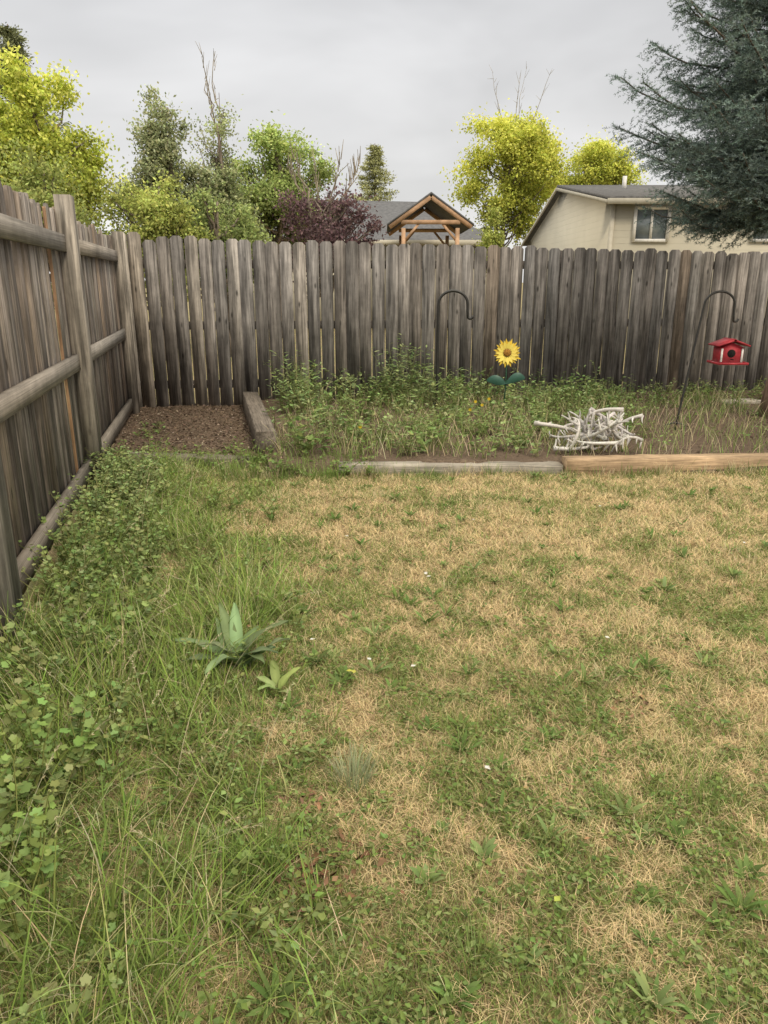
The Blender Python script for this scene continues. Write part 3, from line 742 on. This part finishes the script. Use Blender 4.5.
# ---------------------------------------------------------------- background trees
def tree(name,x,y,cz,rx,rz,col,ncl,nlf,sig=.22,leaf=.07,seed=1,shape='round',light=1.5,bare=0,trunk=.12,ry=None,nlobe=16,lr=(.2,.38)):
    e=empty(name); ry=ry or rx; g=np.random.default_rng(seed)
    ld=norm(g.normal(size=(nlobe,3))); lrad=g.random(nlobe)**.5*.88
    lc=ld*lrad[:,None]; lc[0]=[0,0,.1]; lsz=lr[0]+(lr[1]-lr[0])*g.random(nlobe)
    if shape=='cone':
        h=(lc[:,2]+1)/2; lc[:,:2]*=np.clip(1.3-1.2*h,.1,1.2)[:,None]; lsz*=np.clip(1.25-.8*h,.45,1.2)
    li=g.choice(nlobe,ncl,p=lsz**2/np.sum(lsz**2))
    dd=norm(g.normal(size=(ncl,3)))*(g.random(ncl)**.4)[:,None]
    c=lc[li]+dd*lsz[li][:,None]*np.array([1,1,.85])
    C=np.stack([x+c[:,0]*rx,y+c[:,1]*ry,cz+c[:,2]*rz],1); C[:,2]=np.maximum(C[:,2],.9+.3*g.random(ncl))
    acc=Acc()
    zt=cz+rz*.75; tz=np.linspace(0,zt,8); wob=np.cumsum(g.normal(size=(8,2))*.05,axis=0)
    tp=np.stack([x+wob[:,0],y+wob[:,1],tz],1); tube(acc,tp,np.linspace(trunk,trunk*.15,8),8,(.2,.165,.135),.2)
    lim=g.choice(ncl,min(ncl,60),replace=False)
    for i in lim:
        tgt=C[i]; z0=max(.3*cz,min(tgt[2]-.3-.6*g.random()*rz,zt*.95)); 
        p0=np.array([np.interp(z0,tz,tp[:,0]),np.interp(z0,tz,tp[:,1]),z0])
        t=np.linspace(0,1,6)[:,None]; mid=p0+(tgt-p0)*t+np.array([0,0,-.12])*np.sin(t*np.pi)*np.linalg.norm(tgt-p0)+g.normal(size=(6,3))*.03*np.sin(t*np.pi)
        tube(acc,mid,np.linspace(trunk*.35,.008,6),5,(.2,.165,.13),.2,cap=False)
    for b in range(bare):
        a=g.random()*6.283; p0=np.array([x+math.cos(a)*rx*.4*g.random(),y,cz+rz*.3]); q=p0+np.array([math.cos(a)*rx*.45,0,rz*(.75+.35*g.random())])
        t=np.linspace(0,1,6)[:,None]; pts=p0+(q-p0)*t+g.normal(size=(6,3))*.05; tube(acc,pts,np.linspace(.02,.004,6),4,(.3,.26,.2),.2,cap=False)
        for s in range(8):
            u=.3+.7*g.random(); b0=p0+(q-p0)*u; tube(acc,[b0,b0+g.normal(size=3)*np.array([.12,.12,.1])*rz*.4+np.array([0,0,.25])],[.008,.003],4,(.3,.26,.2),.2,cap=False)
    acc.out('trunk_and_limbs',M_bark,parent=e)
    n=ncl*nlf; idx=np.repeat(np.arange(ncl),nlf)
    csz=(.4+.95*g.random(ncl))
    off=g.normal(size=(n,3))*sig*np.array([1.1,1.1,.8])*csz[idx][:,None]*np.where(g.random((n,1))<.15,1.6,.9)
    P=C[idx]+off
    D=norm(g.normal(size=(n,3)));N_=norm(g.normal(size=(n,3))+np.array([0,0,.8]))
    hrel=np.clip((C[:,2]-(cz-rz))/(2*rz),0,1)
    cb=np.clip(.65+(light-.65)*hrel**1.1,0,3)*(.6+.8*g.random(ncl))  # sunlit crown tops put into leaf colour: brighter with height
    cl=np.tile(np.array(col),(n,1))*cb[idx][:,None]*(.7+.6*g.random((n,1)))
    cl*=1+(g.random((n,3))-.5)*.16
    cl*=1+np.clip(off[:,2:3]/sig,-1,1)*.2  # top-lit shading of each clump, also put into leaf colour
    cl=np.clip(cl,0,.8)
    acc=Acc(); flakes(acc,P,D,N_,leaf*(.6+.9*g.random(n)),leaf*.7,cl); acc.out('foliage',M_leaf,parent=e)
    return e
def conifer(name,x,y,h,r,col,seed,n=26000):
    e=empty(name); g=np.random.default_rng(seed); acc=Acc()
    tube(acc,[(x,y,0),(x,y,h*.5),(x,y,h)],[.14,.09,.015],8,(.15,.11,.09),.2)
    tip=[]
    for z in np.arange(.6,h-.1,.2):
        R0=r*(1-z/h)**.85
        for k in range(7):
            a=g.random()*6.283; L=R0*(.5+.75*g.random()); tip.append((x,y,z,a,L))
            if k<3: tube(acc,[(x,y,z),(x+math.cos(a)*L,y+math.sin(a)*L,z-.1*L)],[.02,.004],4,(.15,.11,.09),.2,cap=False)
    acc.out('trunk_and_limbs',M_bark,parent=e)
    T=np.array(tip); i=g.integers(0,len(T),n); u=g.random(n)**.6
    P=np.stack([T[i,0]+np.cos(T[i,3])*T[i,4]*u,T[i,1]+np.sin(T[i,3])*T[i,4]*u,T[i,2]-.15*T[i,4]*u+.22*T[i,4]*u**3],1)+g.normal(size=(n,3))*np.array([.06,.06,.03])*(.4+r*.4)
    D=norm(np.stack([np.cos(T[i,3]),np.sin(T[i,3]),.1*np.ones(n)],1)+g.normal(size=(n,3))*.6);N_=norm(g.normal(size=(n,3))+np.array([0,0,1.]))
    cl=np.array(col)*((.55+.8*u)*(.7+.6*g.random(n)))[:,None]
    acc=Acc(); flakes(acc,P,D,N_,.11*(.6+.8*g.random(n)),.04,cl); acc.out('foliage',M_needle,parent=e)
YG=(.46,.51,.11)
conifer('conifer_tree',-11.0,25,8.6,3.4,(.21,.23,.13),3,n=34000)
tree('ash_tree',-7.35,18,4.1,1.6,2.0,YG,400,90,.16,.085,5,light=1.5,lr=(.12,.30),nlobe=34)
tree('ash_tree',-9.1,18,3.6,1.4,1.6,(.37,.41,.12),220,90,.17,.085,6,light=1.4,nlobe=22)
tree('bush',-5.5,13.5,2.4,1.3,1.05,(.29,.33,.11),260,80,.13,.06,7,light=1.4,nlobe=30)
tree('lilac_bush',-4.05,14.2,2.2,.9,1.1,(.38,.42,.13),170,80,.11,.06,8,light=1.2,nlobe=26)
tree('bush',-7.5,13.5,2.3,1.2,1.1,(.25,.28,.10),130,90,.15,.06,27,light=1.5)
tree('silver_poplar_tree',-4.6,17,3.3,1.45,2.05,(.34,.37,.21),460,80,.11,.065,9,shape='cone',light=1.25,nlobe=44,lr=(.13,.28))
tree('silver_poplar_tree',-3.6,18,3.2,1.05,1.95,(.31,.35,.18),220,80,.12,.065,10,shape='cone',light=1.3,nlobe=26)
tree('aspen_tree',-3.85,19,4.2,.5,1.7,(.30,.33,.18),36,50,.12,.06,11,bare=3,light=1.2,trunk=.04)
tree('maple_tree',-2.65,20,3.5,1.65,1.45,(.28,.34,.12),400,85,.14,.075,12,light=1.5,nlobe=36,lr=(.14,.3))
tree('bush',-3.1,15,2.15,1.1,.9,(.24,.29,.11),150,80,.12,.06,29,light=1.4,nlobe=24)
tree('plum_tree',-.98,12,2.1,.82,.80,(.16,.105,.11),170,50,.08,.05,13,light=1.3,bare=6,trunk=.05,lr=(.14,.34),nlobe=26)
conifer('conifer_tree',-.4,36,7.2,2.8,(.33,.34,.17),14)
tree('honey_locust_tree',4.9,32,5.5,2.4,2.7,(.56,.59,.12),500,80,.20,.11,15,light=1.4,bare=4,nlobe=46,lr=(.12,.27))
tree('honey_locust_tree',9.4,37,6.2,2.1,1.6,(.53,.57,.12),260,80,.20,.11,16,light=1.4,nlobe=30,lr=(.14,.30))
tree('arborvitae',3.05,22,2.5,.5,1.1,(.42,.47,.13),90,80,.10,.06,17,shape='cone',light=1.2,trunk=.05)

# ---------------------------------------------------------------- houses
def sidingmat(name,c,pitch=.14):
    m,nt,N,Lk=newmat(name)
    out=N.new('ShaderNodeOutputMaterial'); b=N.new('ShaderNodeBsdfPrincipled'); b.inputs['Roughness'].default_value=.7
    tc=N.new('ShaderNodeTexCoord'); sp_=N.new('ShaderNodeSeparateXYZ'); Lk.new(tc.outputs['Object'],sp_.inputs[0])
    dv=N.new('ShaderNodeMath');dv.operation='DIVIDE';dv.inputs[1].default_value=pitch;Lk.new(sp_.outputs['Z'],dv.inputs[0])
    fr=N.new('ShaderNodeMath');fr.operation='FRACT';Lk.new(dv.outputs[0],fr.inputs[0])
    bp=N.new('ShaderNodeBump');bp.inputs['Strength'].default_value=1;bp.inputs['Distance'].default_value=.02;bp.invert=True;Lk.new(fr.outputs[0],bp.inputs['Height']);Lk.new(bp.outputs[0],b.inputs['Normal'])
    n1=N.new('ShaderNodeTexNoise');n1.inputs['Scale'].default_value=1.5;n1.inputs['Detail'].default_value=5
    Lk.new(tc.outputs['Object'],n1.inputs['Vector'])
    cr=N.new('ShaderNodeValToRGB');cr.color_ramp.elements[0].color=(*[k*.88 for k in c],1);cr.color_ramp.elements[1].color=(*[k*1.08 for k in c],1);Lk.new(n1.outputs['Fac'],cr.inputs[0]);Lk.new(cr.outputs[0],b.inputs['Base Color'])
    Lk.new(b.outputs[0],out.inputs[0]);return m
M_side=sidingmat('beige_siding',(.54,.50,.40)); M_shin=noisemat('roof_shingles',(.10,.098,.098),(.19,.185,.185),scale=9,bump=.5)
M_shin2=noisemat('dark_shingles',(.08,.082,.088),(.14,.14,.148),scale=9,bump=.5)
M_glass=noisemat('window_glass',(.10,.13,.15),(.2,.23,.25),scale=2,rough=.15,bump=0,spec=.6)
M_fascia=noisemat('fascia_paint',(.42,.39,.32),(.5,.47,.40),scale=8,bump=.05)
def bx(name,par,mat,c,s):
    a=Acc();boxv(a,c,(s[0]/2,0,0),(0,s[1]/2,0),(0,0,s[2]/2),(1,1,1));return a.out(name,mat,parent=par)
h=empty('beige_house')
X0,X1,Y0,Y1,YR=5.12,16.0,18.0,28.0,23.0; E0,E1,ZR=3.16,2.70,3.94
a=Acc()
prof=[(Y0,0),(Y1,0),(Y1,E1),(YR,ZR),(Y0,E0)]
V=[(X0,p,z) for p,z in prof]+[(X1,p,z) for p,z in prof]
a.add(V,[[[i,5+i,5+(i+1)%5,(i+1)%5] for i in range(5)],[[0,1,2,3,4],[9,8,7,6,5]]],(1,1,1)); a.out('walls',M_side,parent=h)
def slab(name,par,mat,p0,p1,xa,xb,th=.07,lift=.03):
    a=Acc(); (ya,za),(yb,zb)=p0,p1
    V=[(xa,ya,za+lift),(xb,ya,za+lift),(xb,yb,zb+lift),(xa,yb,zb+lift),(xa,ya,za+lift+th),(xb,ya,za+lift+th),(xb,yb,zb+lift+th),(xa,yb,zb+lift+th)]
    a.add(V,[[[0,3,2,1],[4,5,6,7],[0,1,5,4],[1,2,6,5],[2,3,7,6],[3,0,4,7]]],(1,1,1)); return a.out(name,mat,parent=par)
sl=(ZR-E0)/(YR-Y0); sl2=(ZR-E1)/(Y1-YR)
slab('roof_front',h,M_shin,(Y0-.3,E0-.3*sl),(YR,ZR),X0-.18,X1+.2)
slab('roof_back',h,M_shin,(YR+.002,ZR),(Y1+.4,E1-.4*sl2),X0-.18,X1+.2)
slab('rake_front',h,M_fascia,(Y0-.3,E0-.3*sl),(YR,ZR),X0-.22,X0-.183,.08,-.05)
slab('rake_back',h,M_fascia,(YR+.002,ZR),(Y1+.4,E1-.4*sl2),X0-.22,X0-.183,.08,-.05)
bx('fascia_board',h,M_fascia,((X0+X1)/2,Y0-.32,E0-.05),(X1-X0+.4,.03,.12))
for wx0,wx1 in((5.68,6.38),(8.35,9.3)):
    z0,z1=2.34,2.96; cx=(wx0+wx1)/2;cz=(z0+z1)/2;w=wx1-wx0;hh=z1-z0
    bx('window_glass',h,M_glass,(cx,Y0-.012,cz),(w,.02,hh))
    for sg in(-1,1):
        bx('window_frame',h,M_white,(cx+sg*(w/2+.03),Y0-.03,cz),(.07,.06,hh+.14)); bx('window_frame',h,M_white,(cx,Y0-.03,cz+sg*(hh/2+.035)),(w-.012,.058,.07))
    bx('window_mullion',h,M_white,(cx,Y0-.034,cz),(.05,.05,hh-.004))
bx('vent_pipe',h,M_white,(6.3,21.2,3.85),(.09,.09,.4)); bx('roof_vent',h,M_shin,(8.6,21.6,3.95),(.35,.35,.2))
bx('corner_trim',h,M_fascia,(X0+.02,Y0-.01,1.55),(.1,.04,3.1))
h=empty('dark_roof_house')
a=Acc(); xa,xb,ya,yb=-5.0,3.6,24.0,32.0; ez=2.6; rz_=4.15
V=[(xa,ya,ez),(xb,ya,ez),(xb,yb,ez),(xa,yb,ez),(-4.2,28,rz_+.03),(1.2,28,rz_-.08)]
a.add(V,[[[0,1,5,4],[2,3,4,5]],[[1,2,5],[3,0,4]]],(1,1,1)); a.out('roof',M_shin2,parent=h)
bx('walls',h,M_side,((xa+xb)/2,28,1.3),(xb-xa-.8,7.2,2.58))
bx('fascia_board',h,M_fascia,((xa+xb)/2,ya-.02,ez-.06),(xb-xa,.03,.16)); bx('roof_vent',h,M_shin,(-1.6,27.0,3.85),(.3,.3,.25))
h=empty('timber_pavilion')
M_ced=woodmat('cedar_beam',scl=(3,3,3),dark=.75,light=1.15,knots=False)
cedar=(.42,.27,.17); px,py=1.17,20.0; hw=1.03; ez,az_=2.72,3.42
def beam(acc,p,q,w,dp):
    p=np.array(p,float);q=np.array(q,float);dv=(q-p)/2; n_=norm(np.cross(dv,[0,1.,0]))
    boxv(acc,(p+q)/2,dv,n_*w/2,(0,dp/2,0),cedar,R.random())
a=Acc()
for yy in(py,py+3.2):
    beam(a,(px-hw,yy,ez),(px-.01,yy,az_),.10,.08); beam(a,(px+hw,yy,ez),(px+.01,yy,az_),.10,.08)
    beam(a,(px-hw*.72,yy+.003,ez+.12),(px+hw*.72,yy+.003,ez+.12),.10,.074)
    for sg in(-1,1):
        boxv(a,(px+sg*.68,yy+.006,1.35),(.05,0,0),(0,.045,0),(0,0,1.35),cedar,.2)
        beam(a,(px+sg*.68,yy+.01,ez-.35),(px+sg*.3,yy+.01,ez+.08),.06,.05)
a.out('frame',M_ced,parent=h)
for sg,nm in((-1,'roof_west'),(1,'roof_east')):
    a=Acc(); V=[(px,py-.05,az_+.07),(px+sg*(hw+.06),py-.05,ez+.03),(px+sg*(hw+.06),py+3.4,ez+.03),(px,py+3.4,az_+.07)]
    V=[(p[0]+.001*sg,p[1],p[2]) for p in V]; V+= [(p[0],p[1],p[2]+.05) for p in V]
    a.add(V,[[[0,1,2,3],[7,6,5,4],[0,4,5,1],[1,5,6,2],[2,6,7,3],[3,7,4,0]]],(1,1,1)); a.out(nm,M_shin2,parent=h)

# ---------------------------------------------------------------- sky & light
w=bpy.data.worlds.new("World"); scene.world=w; w.use_nodes=True; nt=w.node_tree; N=nt.nodes; Lk=nt.links
for q in list(N): N.remove(q)
SUN_EL,SUN_AZ=42,150
sky=N.new('ShaderNodeTexSky'); sky.sky_type='NISHITA'; sky.sun_disc=False; sky.sun_elevation=math.radians(SUN_EL); sky.sun_rotation=math.radians(SUN_AZ)
ss=N.new('ShaderNodeVectorMath'); ss.operation='SCALE'; ss.inputs['Scale'].default_value=.09; Lk.new(sky.outputs[0],ss.inputs[0])
tc=N.new('ShaderNodeTexCoord'); sx_=N.new('ShaderNodeSeparateXYZ'); Lk.new(tc.outputs['Generated'],sx_.inputs[0])
mr=N.new('ShaderNodeValToRGB'); el=mr.color_ramp.elements
el[0].position=0; el[0].color=(.92,.905,.88,1); el[1].position=1; el[1].color=(2.75,2.58,2.25,1)
q=el.new(.15); q.color=(.83,.82,.81,1); q=el.new(.36); q.color=(.72,.72,.73,1); q=el.new(.55); q.color=(1.75,1.68,1.5,1)
Lk.new(sx_.outputs['Z'],mr.inputs[0])
mp=N.new('ShaderNodeMapping'); mp.inputs['Scale'].default_value=(1.5,1.5,4.2); mp.inputs['Rotation'].default_value=(0,.22,0); Lk.new(tc.outputs['Generated'],mp.inputs[0])
nz=N.new('ShaderNodeTexNoise'); nz.inputs['Scale'].default_value=1.7; nz.inputs['Detail'].default_value=4; nz.inputs['Roughness'].default_value=.5; nz.inputs['Distortion'].default_value=.25; Lk.new(mp.outputs[0],nz.inputs['Vector'])
r=N.new('ShaderNodeMapRange'); r.inputs[1].default_value=.32; r.inputs[2].default_value=.68; r.inputs[3].default_value=.82; r.inputs[4].default_value=1.13; Lk.new(nz.outputs['Fac'],r.inputs[0])
vs=N.new('ShaderNodeVectorMath'); vs.operation='SCALE'; Lk.new(mr.outputs[0],vs.inputs[0]); Lk.new(r.outputs[0],vs.inputs['Scale'])
mx=N.new('ShaderNodeMix'); mx.data_type='RGBA'; mx.inputs[0].default_value=.93; Lk.new(ss.outputs[0],mx.inputs[6]); Lk.new(vs.outputs[0],mx.inputs[7])
bg=N.new('ShaderNodeBackground'); bg.inputs['Strength'].default_value=1.0; Lk.new(mx.outputs[2],bg.inputs[0])
wo=N.new('ShaderNodeOutputWorld'); Lk.new(bg.outputs[0],wo.inputs[0])
sd=bpy.data.lights.new('sun','SUN'); sd.energy=1.9; sd.angle=math.radians(12); sd.color=(1,.87,.67)
so=link(bpy.data.objects.new('sun',sd)); 
az=math.radians(SUN_AZ);elv=math.radians(SUN_EL)
dirv=Vector((math.sin(az)*math.cos(elv),math.cos(az)*math.cos(elv),math.sin(elv)))
so.rotation_euler=dirv.to_track_quat('Z','Y').to_euler(); so.location=dirv*20

# ---------------------------------------------------------------- camera
cd=bpy.data.cameras.new('camera'); cam=link(bpy.data.objects.new('camera',cd)); cd.sensor_fit='VERTICAL'; cd.sensor_height=24; cd.lens=745/1024*24
cd.clip_start=.05; cd.clip_end=3000
cam.location=(0,0,1.42); cam.rotation_euler=(math.radians(90-17.2),0,0)
scene.camera=cam
scene.view_settings.view_transform='Standard'; scene.view_settings.look='None'; scene.view_settings.exposure=0; scene.view_settings.gamma=1
